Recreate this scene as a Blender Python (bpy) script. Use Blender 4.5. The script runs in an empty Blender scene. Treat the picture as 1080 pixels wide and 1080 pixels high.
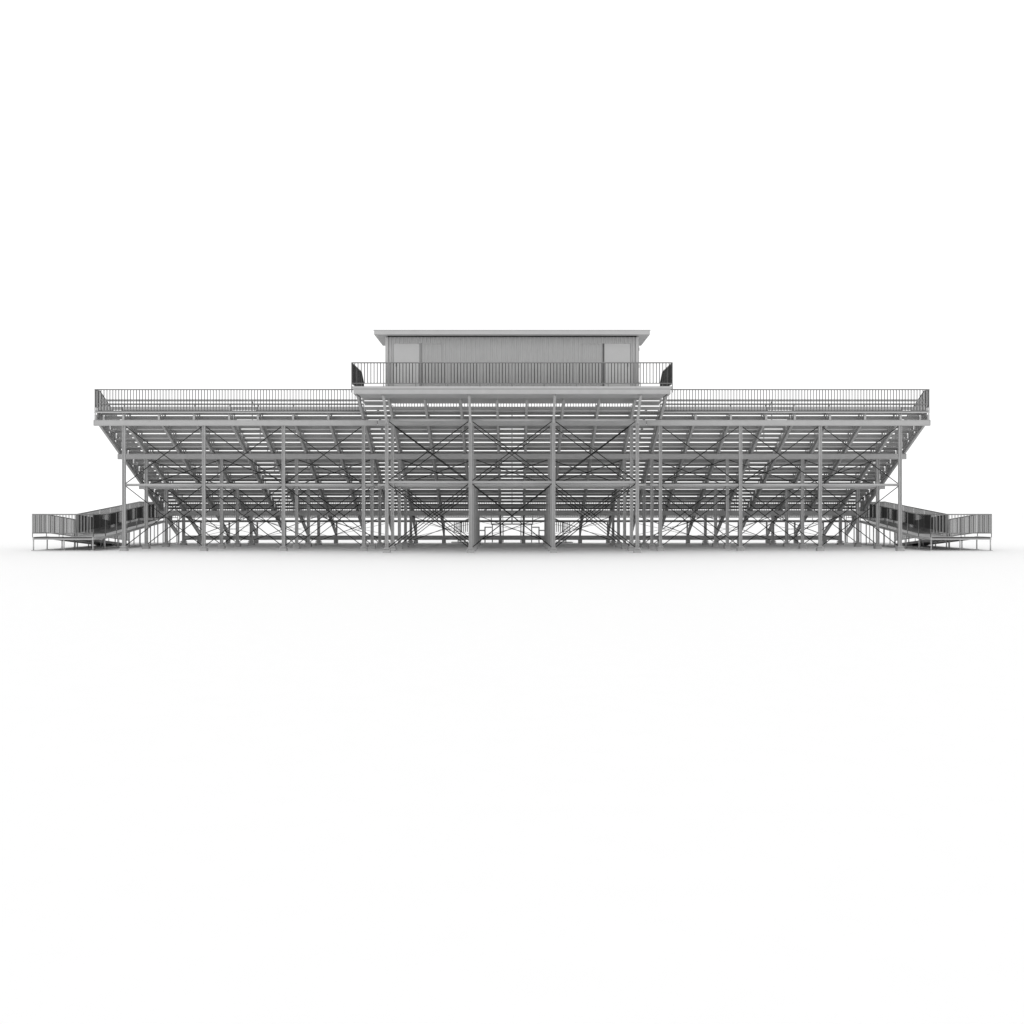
import bpy, math
from mathutils import Vector
sc = bpy.context.scene
col = sc.collection

# ------------------------------------------------------------------ materials
def mat(name, base, rough=0.6, var=0.04, scale=3.0, metallic=0.0, bump=0.0, bscale=40.0, brushed=None):
    m = bpy.data.materials.new(name); m.use_nodes = True
    nt = m.node_tree; b = nt.nodes['Principled BSDF']
    b.inputs['Roughness'].default_value = rough
    b.inputs['Metallic'].default_value = metallic
    b.inputs['Specular IOR Level'].default_value = 0.3
    tc = nt.nodes.new('ShaderNodeTexCoord')
    n = nt.nodes.new('ShaderNodeTexNoise'); n.inputs['Scale'].default_value = scale; n.inputs['Detail'].default_value = 5
    nt.links.new(tc.outputs['Object'], n.inputs['Vector'])
    mp = nt.nodes.new('ShaderNodeMapRange')
    mp.inputs['From Min'].default_value = 0.25; mp.inputs['From Max'].default_value = 0.75
    mp.inputs['To Min'].default_value = base*(1-var); mp.inputs['To Max'].default_value = base*(1+var)
    nt.links.new(n.outputs['Fac'], mp.inputs['Value'])
    cc = nt.nodes.new('ShaderNodeCombineColor')
    for k in range(3): nt.links.new(mp.outputs['Result'], cc.inputs[k])
    nt.links.new(cc.outputs['Color'], b.inputs['Base Color'])
    if bump:
        n2 = nt.nodes.new('ShaderNodeTexNoise'); n2.inputs['Scale'].default_value = bscale
        nt.links.new(tc.outputs['Object'], n2.inputs['Vector'])
        bp = nt.nodes.new('ShaderNodeBump'); bp.inputs['Strength'].default_value = bump; bp.inputs['Distance'].default_value = 0.01
        nt.links.new(n2.outputs['Fac'], bp.inputs['Height']); nt.links.new(bp.outputs['Normal'], b.inputs['Normal'])
    return m
STEEL = mat('galvanised_steel', 0.44, 0.55, 0.05)
ALU   = mat('mill_aluminium', 0.46, 0.5, 0.04, 6.0)
PLANK = mat('aluminium_plank', 0.40, 0.5, 0.04, 6.0)
PICK  = mat('dark_picket_steel', 0.10, 0.5, 0.05)
RAIL  = mat('rail_tube_steel', 0.22, 0.5, 0.05)
ROD   = mat('black_steel_rod', 0.01, 0.6, 0.05)
CONC  = mat('footing_concrete', 0.40, 0.9, 0.10, 8.0, bump=0.2)
WALL  = mat('box_siding', 0.47, 0.6, 0.03)
DOOR  = mat('box_door_paint', 0.52, 0.5, 0.02)
ROOF  = mat('roof_sheet', 0.47, 0.5, 0.03)
GROUND= mat('white_ground', 0.875, 0.9, 0.004)
RPICK = mat('ramp_picket_steel', 0.28, 0.5, 0.05)
PICK_SHADE = mat('shaded_picket_steel', 0.012, 0.5, 0.05)  # shaded copy: the dark between pickets seen edge-on is painted in
FRAME = mat('frame_paint', 0.36, 0.5, 0.03)
PAD   = mat('pad_concrete_shade', 0.6, 0.9, 0.05, 2.0)  # stair base concrete; under the ramps it paints ground shade

# ------------------------------------------------------------------ mesh builder
class MB:
    def __init__(s): s.v = []; s.f = []
    def poly8(s, P):
        b = len(s.v); s.v += [tuple(p) for p in P]
        for q in ((0,3,2,1),(4,5,6,7),(0,1,5,4),(1,2,6,5),(2,3,7,6),(3,0,4,7)): s.f.append(tuple(b+i for i in q))
    def box(s, x0,x1,y0,y1,z0,z1):
        if x0>x1: x0,x1=x1,x0
        if y0>y1: y0,y1=y1,y0
        s.poly8([(x0,y0,z0),(x1,y0,z0),(x1,y1,z0),(x0,y1,z0),(x0,y0,z1),(x1,y0,z1),(x1,y1,z1),(x0,y1,z1)])
    def bar(s, p, q, w, h):            # rectangular bar from p to q
        p=Vector(p); q=Vector(q); d=(q-p).normalized()
        up=Vector((0,0,1)) if abs(d.z)<0.95 else Vector((0,1,0))
        a=d.cross(up).normalized()*w/2; b=a.cross(d).normalized()*h/2
        s.poly8([p-a-b,p+a-b,p+a+b,p-a+b,q-a-b,q+a-b,q+a+b,q-a+b])
    def tube(s, p, q, r, n=8, cap=True):
        p=Vector(p); q=Vector(q); d=(q-p).normalized()
        up=Vector((0,0,1)) if abs(d.z)<0.95 else Vector((0,1,0))
        a=d.cross(up).normalized(); b=a.cross(d).normalized(); o=len(s.v)
        for c in (p,q):
            for i in range(n):
                t=2*math.pi*i/n; s.v.append(tuple(c+a*r*math.cos(t)+b*r*math.sin(t)))
        for i in range(n): j=(i+1)%n; s.f.append((o+i,o+j,o+n+j,o+n+i))
        if cap: s.f.append(tuple(o+i for i in reversed(range(n)))); s.f.append(tuple(o+n+i for i in range(n)))
    def prism_yz(s, x0, x1, pts):      # polygon in the y-z plane extruded along x
        n=len(pts); o=len(s.v)
        for x in (x0,x1):
            for (y,z) in pts: s.v.append((x,y,z))
        for i in range(n): j=(i+1)%n; s.f.append((o+i,o+j,o+n+j,o+n+i))
        s.f.append(tuple(o+i for i in reversed(range(n)))); s.f.append(tuple(o+n+i for i in range(n)))
    def build(s, name, m, parent=None, smooth=False):
        me=bpy.data.meshes.new(name); me.from_pydata(s.v,[],s.f); me.validate()
        import bmesh
        bm=bmesh.new(); bm.from_mesh(me); bmesh.ops.recalc_face_normals(bm, faces=bm.faces); bm.to_mesh(me); bm.free()
        o=bpy.data.objects.new(name, me); col.objects.link(o); me.materials.append(m)
        if parent:
            o.parent=parent
            # world coordinates are used for all vertices: cancel the parents' offset
            off=Vector((0,0,0)); p=parent
            while p: off+=p.location; p=p.parent
            me.transform(__import__('mathutils').Matrix.Translation(-off))
        if smooth:
            for p in me.polygons: p.use_smooth=len(p.vertices)==4
        return o
def empty(name, loc, label, cat, group=None):
    o=bpy.data.objects.new(name,None); o.location=loc; o.empty_display_size=0.5; col.objects.link(o)
    o['label']=label; o['category']=cat
    if group: o['group']=group
    return o

# ------------------------------------------------------------------ dimensions (metres; y grows away from the camera)
SL = 0.436                      # rake of the stand
RD, RR, NR = 0.80, 0.349, 14    # row depth, row rise, number of rows
Z0 = 6.155                      # top row floor
def zr(i): return Z0-RR*i
def yr(i): return RD*i
WY0, WY1, WZ = yr(NR), 12.62, zr(NR)      # front walkway
ROWS = [0.0, 3.05, 6.10, 9.08]            # column rows
BT   = [5.75, 4.42, 3.09, 1.77]           # beam tops
BH = 0.25
PITCH = 0.128
COLX = [17.05, 13.54, 10.04, 6.52]
STRX = [18.30, 17.08, 15.52, 13.98, 12.43, 11.17, 9.62, 8.07, 6.53]
CX   = [5.25, 1.745]
CSTR = [5.25, 3.72, 2.20, 0.63]
SEAM = 5.90
YB = -2.30                                # extra column row that carries the press box
MID = 2.90                                # height of the horizontal struts

def ibeam_x(mb, x0, x1, y, zt, h=BH, w=0.16, t=0.02):
    mb.box(x0,x1,y-w/2,y+w/2,zt-t,zt); mb.box(x0,x1,y-w/2,y+w/2,zt-h,zt-h+t)
    mb.box(x0,x1,y-w/2+0.012,y-w/2+0.03,zt-h+t,zt-t)
    mb.box(x0,x1,y+w/2-0.03,y+w/2-0.012,zt-h+t,zt-t)
def column(parent, x, y, ztop):
    m=MB(); w=0.068
    m.box(x-w,x-w+0.022,y-w,y+w,0.22,ztop); m.box(x+w-0.022,x+w,y-w,y+w,0.22,ztop)
    m.box(x-w+0.022,x+w-0.022,y-0.008,y+0.008,0.22,ztop)
    c=m.build('column',STEEL,parent)
    b=MB(); b.box(x-0.10,x+0.10,y-0.10,y+0.10,0.2,0.219); b.build('base_plate',STEEL,c)
    f=MB(); f.box(x-0.15,x+0.15,y-0.15,y+0.15,0.0,0.13); f.box(x-0.085,x+0.085,y-0.085,y+0.085,0.13,0.155); f.box(x-0.14,x+0.14,y-0.14,y+0.14,0.155,0.199); f.build('footing',CONC,c)
def xbrace(parent, xa, xb, y, z0, z1, r=0.019):
    m=MB(); xa,xb=min(xa,xb)+0.09,max(xa,xb)-0.09
    m.tube((xa,y-0.01,z0),(xb,y-0.01,z1),r,6); m.tube((xa,y+0.03,z1),(xb,y+0.03,z0),r,6)
    m.build('cross_brace',ROD,parent)
def strut(parent, xa, xb, y, z, r=0.055):
    m=MB(); xa,xb=min(xa,xb)+0.08,max(xa,xb)-0.08
    m.tube((xa,y,z),(xb,y,z),r,12); m.build('strut',STEEL,parent,True)
def stringer(parent, x, ys=0.0, zcut=None):
    zb=lambda y: 5.76-SL*y
    zt=lambda y: 5.99-SL*y
    m=MB(); ye=12.25; t=0.025
    def seg(x0,x1,lo,hi,ya=ys):
        m.prism_yz(x0,x1,[(ya,lo(ya)),(ye,lo(ye)),(ye,hi(ye)),(ya,hi(ya))])
    seg(x-0.05,x+0.05,zb,lambda y: zb(y)+t)
    seg(x-0.05,x+0.05,lambda y: zt(y)-t,zt)
    seg(x-0.012,x+0.012,lambda y: zb(y)+t,lambda y: zt(y)-t)
    m.box(x-0.045,x+0.045,ys-0.012,ys,zb(ys),zt(ys)) if ys>=0 else None
    s=m.build('stringer',STEEL,parent)
    # stepped brackets that carry each row
    b=MB()
    for i in range(NR):
        y=yr(i)
        b.box(x-0.022,x+0.022,y+0.03,y+0.71,zr(i)-0.085,zr(i)-0.048)
        if abs(x)>18: b.prism_yz(x-0.02,x+0.02,[(y+0.25,zt(y+0.25)-0.03),(y+0.76,zt(y+0.76)-0.03),(y+0.76,zr(i)-0.09),(y+0.25,zr(i)-0.09)])
        for q in (0.06,0.38,0.66): b.box(x-0.06,x-0.035,y+q,y+q+0.04,zt(y+q)-0.06,zr(i)-0.05); b.box(x+0.035,x+0.06,y+q,y+q+0.04,zt(y+q)-0.06,zr(i)-0.05)
        b.box(x-0.02,x+0.02,y+0.12,y+0.16,zr(i)+0.002,zr(i)+0.275)      # seat leg
    b.build('row_bracket',STEEL,s)
def floor_row(parent, i, xa, xb):
    m=MB(); y=yr(i); z=zr(i)
    for k in range(3): m.box(xa,xb,y+0.02+k*0.235,y+0.02+k*0.235+0.225,z-0.045,z)
    m.box(xa,xb,y-0.02,y+0.014,z-0.055,z-0.002)
    m.box(xa,xb,y+RD-0.082,y+RD-0.058,z-0.120,z-0.002)
    m.build('floor_plank',PLANK,parent)
def seats(parent, i, xa, xb):
    m=MB(); y=yr(i); z=zr(i)
    m.box(xa,xb,y+0.05,y+0.185,z+0.28,z+0.335); m.box(xa,xb,y+0.19,y+0.325,z+0.28,z+0.335)
    m.build('seat_plank',PLANK,parent)
def riser(parent, i, xa, xb):
    m=MB(); y=yr(i)-0.02; z=zr(i)
    m.box(xa,xb,y-0.035,y-0.01,z+0.046,z+0.186)
    m.box(xa,xb,y-0.009,y+0.006,z+0.004,z+0.10)
    m.box(xa,xb,y-0.045,y-0.036,z+0.046,z+0.058)
    m.build('riser_board',PLANK,parent)
def step(parent, i, xa, xb):
    m=MB(); y=yr(i); z=zr(i)
    m.box(xa,xb,y-0.03,y+0.30,z+0.125,z+0.182); m.box(xa,xb,y-0.03,y-0.005,z+0.032,z+0.124)
    m.box(xa,xa+0.04,y,y+0.25,z+0.002,z+0.124); m.box(xb-0.04,xb,y,y+0.25,z+0.002,z+0.124)
    m.build('aisle_step',PLANK,parent)
def pickets(mb, p, q, h0, h1, w=0.027, pitch=PITCH, posts=0):
    # pickets between polyline points p-q (deck points); h0..h1 above the deck line
    p=Vector(p); q=Vector(q); L=math.hypot(q.x-p.x,q.y-p.y); n=max(1,round(L/pitch))
    if posts: n=max(1,round(n/posts))*posts
    for k in range(1,n):
        if posts and k%(n//posts)==0: continue
        c=p.lerp(q,k/n); mb.box(c.x-w/2,c.x+w/2,c.y-w/2,c.y+w/2,c.z+h0,c.z+h1)
def rail(parent, pts, h=0.98, base=0.16, foot=0.0, post=1.75, name='guard_rail', topr=0.024, pm=None):
    m=MB(); k=MB()
    for a,b in zip(pts,pts[1:]):
        A=Vector(a); B=Vector(b)
        for zz,r in ((h,topr),(base,0.018)): m.tube(A+Vector((0,0,zz)),B+Vector((0,0,zz)),r,8)
        L=(B-A).length; n=max(1,round(L/post))
        for j in range(n+1):
            c=A.lerp(B,j/n); m.tube(c+Vector((0,0,-foot if j in (0,n) else 0)),c+Vector((0,0,h)),0.017,8)
        pickets(k,A,B,base,h,posts=n)
    g=m.build(name,RAIL,parent,True); k.build('picket_infill',pm or PICK,g)
    return g
def aisle_rail(parent, x):
    m=MB()
    for a in range(1,NR,4):
        ya,yb=yr(a)+0.1,yr(min(a+2,NR-1))+0.1; za,zb_=zr(a),zr(min(a+2,NR-1))
        for (y,z) in ((ya,za),(yb,zb_)): m.tube((x,y,z),(x,y,z+0.86),0.02,8)
        m.tube((x,ya,za+0.86),(x,yb,zb_+0.86),0.02,8)
    m.build('aisle_handrail',RAIL,parent,True)

# ------------------------------------------------------------------ wings
G1='bleacher sections'
def wing(s, label):
    root=empty('bleacher_section',(s*12.1,0,0),label,'grandstand',G1)
    lo,hi=sorted((s*18.35,s*SEAM)); hi2,lo2=hi,lo
    if s<0: hi2-=0.025
    else: lo2+=0.025
    for r,(y,zt) in enumerate(zip(ROWS,BT)):
        m=MB(); ibeam_x(m,lo2,hi2,y,zt); 
        m.box(s*18.36-0.004,s*18.36+0.004,y-0.08,y+0.08,zt-BH,zt)
        m.build('beam',STEEL,root)
        for x in COLX: column(root,s*x,y,zt-BH-0.003)
    # front ground beam with feet
    m=MB(); ibeam_x(m,min(s*17.9,s*SEAM)+(0.004 if s>0 else 0),max(s*17.9,s*SEAM)-(0.004 if s<0 else 0),12.2,0.425,0.24,0.18); g=m.build('sill_beam',STEEL,root)
    for x in STRX[1:]:
        f=MB(); f.box(s*x-0.105,s*x+0.105,12.08,12.32,0.0,0.183); f.build('footing',CONC,g)
    for a,b in zip(COLX,COLX[1:]):
        for y in ROWS[:2]: strut(root,s*a,s*b,y,MID)
        xbrace(root,s*a,s*b,0.0,MID+0.07,5.46); xbrace(root,s*a,s*b,0.0,0.24,MID-0.07)
        xbrace(root,s*a,s*b,3.05,MID+0.07,4.14); xbrace(root,s*a,s*b,3.05,0.24,MID-0.07)
        xbrace(root,s*a,s*b,6.10,0.24,2.80); xbrace(root,s*a,s*b,9.08,0.24,1.48)
        xbrace(root,s*a,s*b,12.55,0.40,1.15,0.010)
    for y in ROWS[:2]: strut(root,s*COLX[3],s*SEAM+(-.09 if s<0 else .09),y,MID)
    for x in STRX[:-1]: stringer(root,s*x)
    stringer(root,s*STRX[-1],-1.9)
    for x in STRX:
        p=MB(); p.box(s*x-0.04,s*x+0.04,12.42,12.50,0.0,WZ-0.13); p.box(s*x-0.03,s*x+0.03,WY0+0.05,WY1-0.02,WZ-0.128,WZ-0.048)
        p.build('walkway_post',STEEL,root)
    a,b=sorted((s*18.27,s*(SEAM+0.003)))
    for i in range(NR):
        floor_row(root,i,a,b)
        if i==0:
            seats(root,0,*sorted((s*18.2,s*6.56)))
            riser(root,0,*sorted((s*17.08,s*12.43))); riser(root,0,*sorted((s*11.17,s*6.52)))
            for u,v in ((18.2,17.12),(12.38,11.22),(6.48,SEAM+0.003)): step(root,0,*sorted((s*u,s*v)))
        else:
            for u,v in ((17.08,12.43),(11.17,6.52)):
                seats(root,i,*sorted((s*u,s*v)))
                riser(root,i,*sorted((s*u,s*v)))
            for u,v in ((18.2,17.12),(12.38,11.22),(6.48,SEAM+0.003)): step(root,i,*sorted((s*u,s*v)))
    m=MB(); m.box(*sorted((s*18.2,s*6.56)),0.30,0.335,6.60,6.69); m.build('top_backrest',PLANK,root)
    m=MB(); m.box(*sorted((s*18.33,s*6.56)),-0.075,-0.025,6.055,6.115); m.build('rear_trim',ALU,root)
    m=MB()
    for k in range(6): m.box(a,b,WY0+0.02+k*0.235,WY0+0.02+k*0.235+0.225,WZ-0.045,WZ)
    m.box(a,b,WY1-0.15,WY1-0.1,WZ-0.12,WZ-0.046); m.build('walkway_deck',PLANK,root)
    rail(root,[(s*18.3,-0.05,Z0-0.03),(s*6.50,-0.05,Z0-0.03)],h=0.96,base=0.02,foot=0.1)
    m=MB(); m.box(*sorted((s*18.3,s*(SEAM+0.01))),WY1-0.10,WY1-0.075,WZ+0.12,WZ+0.175); m.build('toe_board',ALU,root)
    # side rail that follows the rake
    rail(root,[(s*18.31,-0.05,Z0-0.03),(s*18.31,0.55,Z0-0.03),(s*18.31,10.6,1.78)],h=0.96,base=0.20,post=2.4,pm=PICK_SHADE)
    rail(root,[(s*18.30,WY1-0.04,WZ),(s*SEAM,WY1-0.04,WZ)],h=1.0,base=0.19)
    aisle_rail(root,s*11.62); 
    return root
wing(-1,'grey steel bleacher section left of the central block, ending at the left ramp')
wing(1,'grey steel bleacher section right of the central block, ending at the right ramp')

# ------------------------------------------------------------------ centre block
root=empty('bleacher_section',(0,0,0),'grey central bleacher section under the press box, with one aisle at its middle','grandstand',G1)
for y,zt in zip(ROWS,BT):
    m=MB(); ibeam_x(m,-SEAM,SEAM,y,zt); m.build('beam',STEEL,root)
    for x in (-CX[0],-CX[1],CX[1],CX[0]): column(root,x,y,zt-BH-0.003)
m=MB(); ibeam_x(m,-SEAM,SEAM,12.2,0.425,0.24,0.18); g=m.build('sill_beam',STEEL,root)
for x in CSTR:
    for s in (-1,1):
        f=MB(); f.box(s*x-0.105,s*x+0.105,12.08,12.32,0.0,0.183); f.build('footing',CONC,g)
for a,b in ((-CX[0],-CX[1]),(-CX[1],CX[1]),(CX[1],CX[0])):
    for y in ROWS[:2]: strut(root,a,b,y,MID)
    xbrace(root,a,b,0.0,MID+0.07,5.46); xbrace(root,a,b,0.0,0.24,MID-0.07)
    xbrace(root,a,b,3.05,MID+0.07,4.14); xbrace(root,a,b,3.05,0.24,MID-0.07)
    xbrace(root,a,b,6.10,0.24,2.80); xbrace(root,a,b,9.08,0.24,1.48)
    xbrace(root,a,b,12.55,0.40,1.15,0.010)
for y in ROWS[:2]:
    for s in (-1,1): strut(root,s*CX[0],s*SEAM+s*0.08,y,MID)
for x in CSTR:
    for s in (-1,1):
        stringer(root,s*x,-1.6)
        p=MB(); p.box(s*x-0.04,s*x+0.04,12.42,12.50,0.0,WZ-0.13); p.box(s*x-0.03,s*x+0.03,WY0+0.05,WY1-0.02,WZ-0.128,WZ-0.048)
        p.build('walkway_post',STEEL,root)
for i in range(NR):
    floor_row(root,i,-SEAM,SEAM)
    if True:
        for u,v in ((-5.25,-0.63),(0.63,5.25)):
            if i: seats(root,i,u,v)
            riser(root,i,u,v)
        for u,v in ((-SEAM,-5.29),(-0.59,0.59),(5.29,SEAM)): step(root,i,u,v)
# steps from the aisles up to the platform
for s in (-1,1):
    a,b=sorted((s*6.46,s*5.31))
    floor_row(root,-1,a,b); step(root,-1,a,b)
    m=MB(); m.box(a,b,-1.15,-1.12,6.60,6.725); m.build('riser_board',PLANK,root)
m=MB()
for k in range(6): m.box(-SEAM,SEAM,WY0+0.02+k*0.235,WY0+0.02+k*0.235+0.225,WZ-0.045,WZ)
m.box(-SEAM,SEAM,WY1-0.15,WY1-0.1,WZ-0.12,WZ-0.046); m.build('walkway_deck',PLANK,root)
rail(root,[(-5.2,0.64,Z0),(5.2,0.64,Z0)],h=0.60,base=0.08)
for s in (-1,1): rail(root,[(s*SEAM,WY1-0.04,WZ),(s*0.5,WY1-0.04,WZ)],h=1.0,base=0.19)
m=MB(); m.box(-SEAM+0.01,SEAM-0.01,WY1-0.10,WY1-0.075,WZ+0.12,WZ+0.175); m.build('toe_board',ALU,root)
aisle_rail(root,0.0)

# ------------------------------------------------------------------ press box platform
YD=-4.0; DX=6.44; DZ=6.79
root=empty('press_box_platform',(0,YB,0),'raised grey steel deck on slim columns carrying the press box, railed at its edges','platform')
for x in (-CX[0],-CX[1],CX[1],CX[0]):
    column(root,x,YB,5.52)
    m=MB(); m.bar((x,YB,5.46),(x,-3.62,6.50),0.10,0.12); m.build('knee_brace',STEEL,root)
for a,b in ((-CX[0],-CX[1]),(-CX[1],CX[1]),(CX[1],CX[0])):
    strut(root,a,b,YB,2.96,0.06); strut(root,a,b,YB,5.57,0.055)
    xbrace(root,a,b,YB,3.03,5.50,0.021); xbrace(root,a,b,YB,0.24,2.88,0.021)
m=MB()
n=12
for k in range(n):
    y=YD+0.02+k*0.305; m.box(-DX,DX,y,y+0.295,DZ-0.05,DZ)
m.build('deck_plank',PLANK,root)
m=MB(); m.box(-DX+0.03,DX-0.03,YD-0.012,YD+0.04,6.475,6.675); m.box(-DX+0.03,DX-0.03,YD-0.03,YD-0.012,6.475,6.49)
m.build('edge_beam',STEEL,root)
m=MB(); m.box(-DX-0.02,DX+0.02,YD-0.02,YD+0.019,6.69,DZ+0.003); m.build('deck_trim',ALU,root)
m=MB(); m.box(-DX+0.14,DX-0.14,YD+1.64,YD+1.74,6.48,6.735); m.box(-DX+0.14,DX-0.14,YD+2.6,YD+2.7,6.60,6.735); m.box(-5.30,5.30,-0.45,-0.36,6.44,6.735); m.build('cross_beam',STEEL,root)
for s in (-1,1):
    m=MB(); m.prism_yz(*sorted((s*(DX-0.031),s*(DX-0.09))),[(YD+0.042,6.475),(YD+1.75,6.475),(YD+1.75,6.735),(YD,6.735)])
    m.build('side_beam',STEEL,root)
m=MB(); m.box(-DX+0.16,DX-0.16,YD+0.05,YD+1.62,6.50,6.515); m.build('soffit_sheet',STEEL,root)
rail(root,[(-DX-0.04,YD-0.03,DZ),(DX+0.04,YD-0.03,DZ)],h=0.95,base=0.12,foot=0.25,post=1.28,pm=PICK_SHADE)
for s in (-1,1):
    g=rail(root,[(s*(DX+0.04),YD+0.0,DZ),(s*(DX+0.04),YD+2.95,DZ)],h=0.95,base=0.12,foot=0.1,pm=PICK_SHADE)
    m=MB(); m.tube((s*(DX+0.04),YD+2.95,DZ+0.95),(s*(DX+0.04),YD+3.7,DZ+0.55),0.024,8)
    m.tube((s*(DX+0.04),YD+3.7,DZ+0.55),(s*(DX+0.04),YD+3.7,DZ-0.3),0.022,8)
    for k in range(1,6):
        y=YD+2.95+k*0.128; m.tube((s*(DX+0.04),y,DZ-0.02-k*0.06),(s*(DX+0.04),y,DZ+0.95-k*0.066),0.011,6)
    m.build('stair_rail',PICK_SHADE,root,True)

# ------------------------------------------------------------------ press box
BX=5.24; BY=-2.92; BY2=-0.55; BZ0=DZ+0.005; BZ1=8.985
root=empty('press_box',(0,BY,BZ0),'long grey press box cabin with ribbed walls and a flat overhanging roof','press box')
def ribbed(mb, xa, xb, y, z0, z1, pitch=0.152, d=0.045):
    mb.box(xa,xb,y,y+0.05,z0,z1)
    n=int((xb-xa)/pitch)
    for k in range(n):
        x=xa+(k+0.5)*(xb-xa)/n
        o=len(mb.v)
        P=[(x-0.035,y-0.0005),(x-0.018,y-d),(x+0.018,y-d),(x+0.035,y-0.0005)]
        for z in (z0,z1):
            for (px,py) in P: mb.v.append((px,py,z))
        for i in range(3): mb.f.append((o+i,o+i+1,o+5+i,o+4+i))
        mb.f.append((o+3,o,o+4,o+7)); mb.f.append((o,o+1,o+2,o+3)); mb.f.append((o+4,o+5,o+6,o+7))
def dx(px): return (px-540)*(46.0+0.95+0.13)/1200
m=MB(); D1,D2,D3,D4=dx(415.3),dx(442.2),dx(444.6),dx(467.2); DT=8.68
ribbed(m,D4+0.002,-D4-0.002,BY,BZ0,BZ1-0.005)
ribbed(m,-BX+0.130,D1-0.03,BY,BZ0,BZ1-0.005); ribbed(m,-D1+0.03,BX-0.130,BY,BZ0,BZ1-0.005)
ribbed(m,D1-0.029,D4+0.001,BY,DT+0.004,BZ1-0.005); ribbed(m,-D4-0.001,-D1+0.029,BY,DT+0.004,BZ1-0.005)
m.build('rear_wall',WALL,root)
m=MB(); m.box(-BX+0.10,BX-0.10,BY+0.075,BY+0.10,BZ0,BZ1-0.005); m.build('inner_wall',RAIL,root)
m=MB(); m.box(-BX+0.02,-BX+0.08,BY+0.06,BY2,BZ0,BZ1-0.005); m.build('side_wall',WALL,root)
m=MB(); m.box(BX-0.08,BX-0.02,BY+0.06,BY2,BZ0,BZ1-0.005)
m.build('side_wall',WALL,root)
m=MB(); m.box(-BX+0.09,BX-0.09,BY2-0.06,BY2,BZ0,BZ0+0.95); m.box(-BX+0.09,BX-0.09,BY2-0.06,BY2,8.75,BZ1-0.005); m.build('front_wall',WALL,root)
for s in (-1,1):
    m=MB(); m.box(*sorted((s*BX,s*(BX-0.115))),BY-0.03,BY+0.055,BZ0,BZ1-0.05); m.build('corner_trim',DOOR,root)
    a,b=sorted((s*D1,s*D2))
    m=MB(); m.box(a,b,BY-0.004,BY+0.035,BZ0+0.02,DT); d=m.build('door',DOOR,root)
    h=MB(); hx=b-0.1 if s<0 else a+0.1; h.tube((hx,BY-0.05,7.72),(hx,BY-0.05,7.86),0.012,8); h.tube((hx,BY-0.05,7.79),(hx,BY-0.002,7.79),0.01,8); h.build('door_handle',RAIL,d,True)
    f=MB(); f.box(a-0.028,a-0.003,BY-0.012,BY+0.045,BZ0,DT); f.box(b+0.003,b+0.07,BY+0.02,BY+0.045,BZ0,DT)
    f.build('door_frame',FRAME,d)
    a,b=sorted((s*D3,s*D4))
    m=MB(); ribbed(m,a+0.02,b-0.02,BY+0.012,BZ0+0.02,DT-0.04); w=m.build('shutter',WALL,root)
    f=MB(); f.box(a,a+0.018,BY-0.010,BY+0.05,BZ0,DT-0.01); f.box(b-0.018,b,BY-0.010,BY+0.05,BZ0,DT-0.01); f.box(a,b,BY-0.006,BY+0.05,DT-0.035,DT)
    f.build('shutter_frame',WALL,w)
m=MB(); m.box(-BX+0.145,BX-0.145,BY-0.035,BY-0.022,BZ0,BZ0+0.09); m.build('base_trim',ALU,root)
# hinged side door on the right end
m=MB(); m.box(BX-0.018,BX+0.03,BY+0.07,BY+1.0,BZ0+0.02,8.6); d=m.build('side_door',DOOR,root)
h=MB()
for z in (7.05,7.75,8.45): h.box(BX-0.01,BX+0.035,BY+0.045,BY+0.068,z-0.06,z+0.06)
h.build('hinge',ROD,d)
RX=5.65; RY0=-3.4; RY1=-0.2
m=MB(); m.box(-RX+0.03,RX-0.03,RY0+0.03,RY1,BZ1,BZ1+0.13); rf=m.build('roof',ROOF,root)
m=MB(); m.box(-RX,RX,RY0,RY0+0.028,BZ1+0.0,BZ1+0.165); m.box(-RX-0.03,RX+0.03,RY0-0.012,RY0+0.1,BZ1+0.166,BZ1+0.19)
for s in (-1,1):
    m.box(*sorted((s*RX,s*(RX-0.028))),RY0+0.029,RY1,BZ1,BZ1+0.165)
m.build('fascia',ROOF,rf)
m=MB(); m.box(-RX+0.03,RX-0.03,RY0+0.11,RY1,BZ1+0.131,BZ1+0.16); m.build('roof_sheet',ROOF,rf)
m=MB(); m.box(-BX+0.1,BX-0.1,BY-0.06,BY-0.022,BZ1-0.045,BZ1-0.004); m.build('head_trim',ROD,root)

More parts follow.
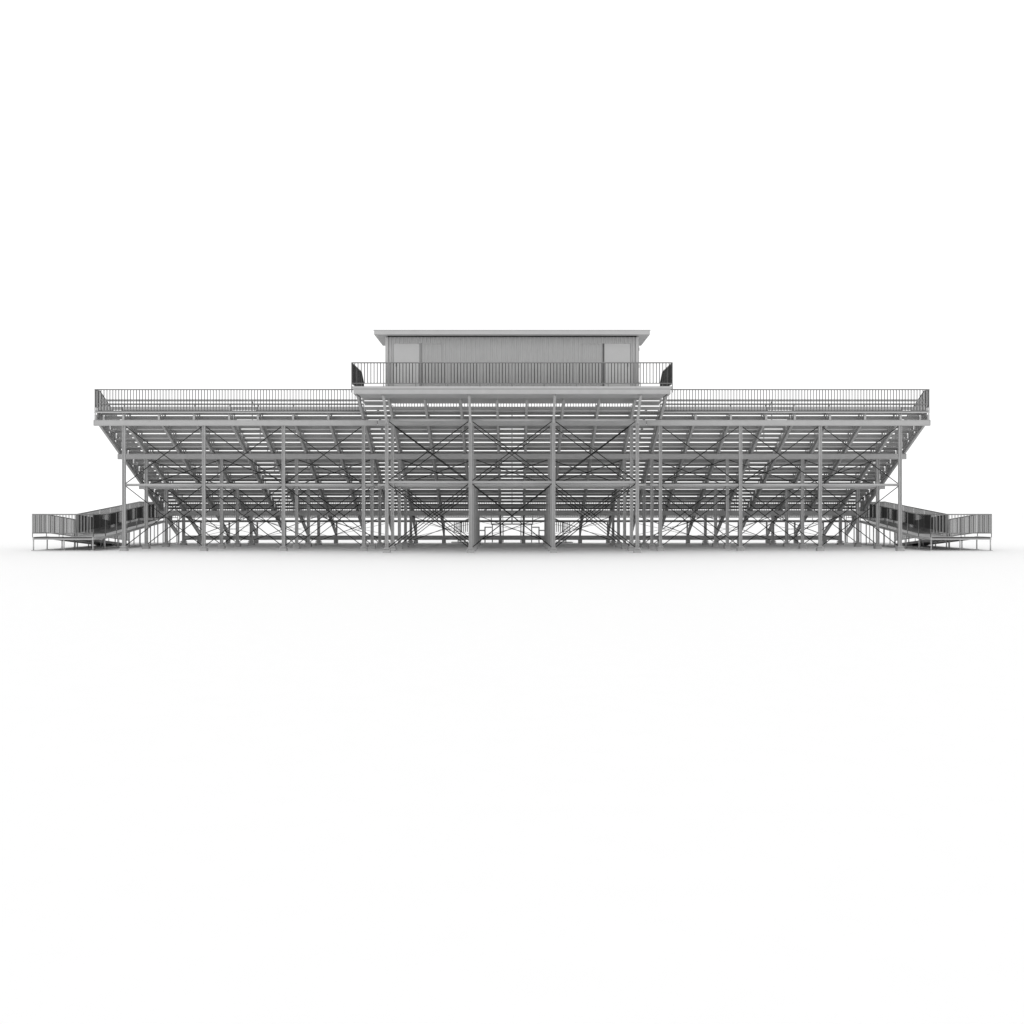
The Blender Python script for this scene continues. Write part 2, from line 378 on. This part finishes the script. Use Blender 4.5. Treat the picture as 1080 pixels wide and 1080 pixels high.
# ------------------------------------------------------------------ ramps
XO, XM, XI = 21.07, 19.70, 18.40
LY1=1.5; LZ=0.60; UY=10.1
def ramp(s, label):
    root=empty('access_ramp',(s*19.7,0,0),label,'ramp','switchback access ramps')
    def slab(name,xa,xb,ya,yb,za,zb_):
        m=MB(); a,b=sorted((s*xa,s*xb))
        m.prism_yz(a+0.05,b-0.05,[(ya,za-0.05),(yb,zb_-0.05),(yb,zb_),(ya,za)])
        d=m.build(name,PLANK,root)
        for x0,x1 in ((a,a+0.049),(b-0.049,b)):
            c=MB()
            c.prism_yz(x0,x1,[(ya,za-0.11),(yb,zb_-0.11),(yb,zb_+0.015),(ya,za+0.015)])
            c.build('edge_channel',ALU,d)
        return d
    d=slab('landing',XO,XI,0.0,LY1,LZ,LZ)
    c=MB(); c.box(*sorted((s*(XO-0.05),s*(XI+0.05))),0.0,0.045,LZ-0.11,LZ+0.015); c.build('edge_channel',ALU,d)
    slab('ramp_deck',XM,XI,LY1+0.003,UY,LZ,WZ-0.02)
    slab('ramp_deck',XO,XM+0.08,LY1+0.003,8.7,LZ,0.06)
    slab('landing',XM,XI,UY+0.003,WY1,WZ-0.02,WZ-0.02)
    zU=lambda y: LZ+(WZ-0.02-LZ)*min(1,max(0,(y-LY1)/(UY-LY1)))
    zL=lambda y: LZ+(0.06-LZ)*min(1,max(0,(y-LY1)/(8.7-LY1)))
    def post(x,y,z):
        m=MB(); m.tube((s*x,y,0.03),(s*x,y,z-0.10),0.028,10); p=m.build('leg',ALU,root,True)
        b=MB(); b.box(s*x-0.07,s*x+0.07,y-0.07,y+0.07,0.022,0.034); b.build('foot_plate',STEEL,p)
    for x in (XO-0.03,XM,XI+0.03): post(x,0.03,LZ)
    for y in (1.5,3.2,4.8): post(XO-0.03,y,zL(y))
    for y in (1.5,3.2,4.8,6.4): post(XM+0.10,y,zL(y))
    for y in (1.5,3.2,4.8,6.4,8.0,9.2,UY,11.3,WY1-0.05):
        post(XI+0.03,y,zU(y)); post(XM-0.03,y,zU(y))
    hh=1.0
    rail(root,[(s*XI,0.0,LZ),(s*XO,0.0,LZ)],h=hh,base=0.18,post=1.5,pm=RPICK)
    rail(root,[(s*XO,0.0,LZ),(s*XO,LY1,LZ),(s*XO,8.7,0.06)],h=hh,base=0.18,post=1.5,pm=PICK_SHADE)
    rail(root,[(s*(XM+0.08),LY1,LZ),(s*(XM+0.08),8.7,0.06)],h=hh,base=0.18,post=1.5,pm=RPICK)
    rail(root,[(s*XM,LY1,LZ),(s*XM,UY,WZ-0.02),(s*XM,WY1,WZ-0.02)],h=hh,base=0.15,post=1.5,pm=PICK_SHADE)
    rail(root,[(s*XM,WY1,WZ-0.02),(s*XI,WY1,WZ-0.02)],h=hh,base=0.15,post=1.5,pm=RPICK)
    rail(root,[(s*XI,0.0,LZ),(s*XI,LY1,LZ),(s*XI,UY,WZ-0.02)],h=hh,base=0.15,post=1.5,pm=PICK_SHADE)
    m=MB(); m.box(*sorted((s*(XO+0.05),s*(XI-0.05))),-0.06,12.8,0.004,0.022); m.build('shade_pad',PAD,root)  # thin sheet added; its grey paints in the ground shade under the ramp
ramp(-1,'switchback access ramp with picket rails at the left end of the stand')
ramp(1,'switchback access ramp with picket rails at the right end of the stand')

# ------------------------------------------------------------------ front stairs
def stair(s, label):
    root=empty('front_stair',(s*1.8,13.2,0),label,'stairs','front stairs')
    X0=1.15; TR=0.37; N=6; H=1.07; RI=H/(N+0.0); ya,yb=WY1+0.05,WY1+1.25
    m=MB(); m.box(*sorted((s*0.01,s*X0)),ya,yb,H-0.06,H); m.build('landing',PLANK,root)
    for k in range(N-1):
        m=MB(); z=H-RI*(k+1); a,b=sorted((s*(X0+TR*k-0.03),s*(X0+TR*(k+1))))
        m.box(a,b,ya+0.03,yb-0.03,z-0.05,z); m.build('tread',PLANK,root)
    for y in (ya,yb):
        m=MB()
        for k in range(N-1):
            x=X0+TR*(k+1); m.box(*sorted((s*(x-0.04),s*x)),y-0.02,y+0.02,0,H-RI*(k+1)-0.052)
        m.build('stair_stringer',ALU,root)
        m=MB()
        for x,z in ((0.02,H),(X0,H),(X0+TR*2,H-RI*2),(X0+TR*4.6,H-RI*5)): m.tube((s*x,y,z),(s*x,y,z+0.93),0.018,8)
        m.tube((s*0.02,y,H+0.93),(s*X0,y,H+0.93),0.02,8); m.tube((s*X0,y,H+0.93),(s*(X0+TR*4.6),y,H-RI*5+0.93),0.02,8)
        g=m.build('stair_rail',RAIL,root,True)
        if y>ya+0.5: continue
        k=MB(); pickets(k,(s*2.36,y,0.28),(s*3.28,y,0.28),0.33,0.90,0.045,0.10); k.build('picket_infill',DOOR,g)
    for x in (0.5,1.1):
        m=MB(); m.tube((s*x,yb-0.05,0),(s*x,yb-0.05,H-0.062),0.03,8); m.build('leg',ALU,root,True)
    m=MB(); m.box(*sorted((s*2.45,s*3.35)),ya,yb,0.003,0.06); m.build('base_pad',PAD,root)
stair(-1,'small front stair seen through the frame, going down to the left of centre')
stair(1,'small front stair seen through the frame, going down to the right of centre')

# ------------------------------------------------------------------ ground, world, camera
m=MB(); o=len(m.v); R=6000
m.v+=[(-R,-400,0),(R,-400,0),(R,R,0),(-R,R,0)]; m.f.append((o,o+1,o+2,o+3))
g=m.build('ground',GROUND); g['kind']='structure'

w=bpy.data.worlds.new('World'); sc.world=w; w.use_nodes=True
bg=w.node_tree.nodes['Background']; bg.inputs['Color'].default_value=(1,1,1,1); bg.inputs['Strength'].default_value=1.145

cam=bpy.data.cameras.new('Camera'); cam.lens=40.0; cam.sensor_width=36; cam.clip_end=20000; cam.clip_start=0.5
co=bpy.data.objects.new('Camera',cam); col.objects.link(co); co.location=(0,-50,1.71); co.rotation_euler=(math.radians(90),0,0)
sc.camera=co
sc.view_settings.view_transform='Standard'; sc.view_settings.look='None'; sc.view_settings.exposure=0; sc.view_settings.gamma=1
sc.view_settings.use_curve_mapping=False
sc.cycles.max_bounces=6; sc.cycles.diffuse_bounces=4
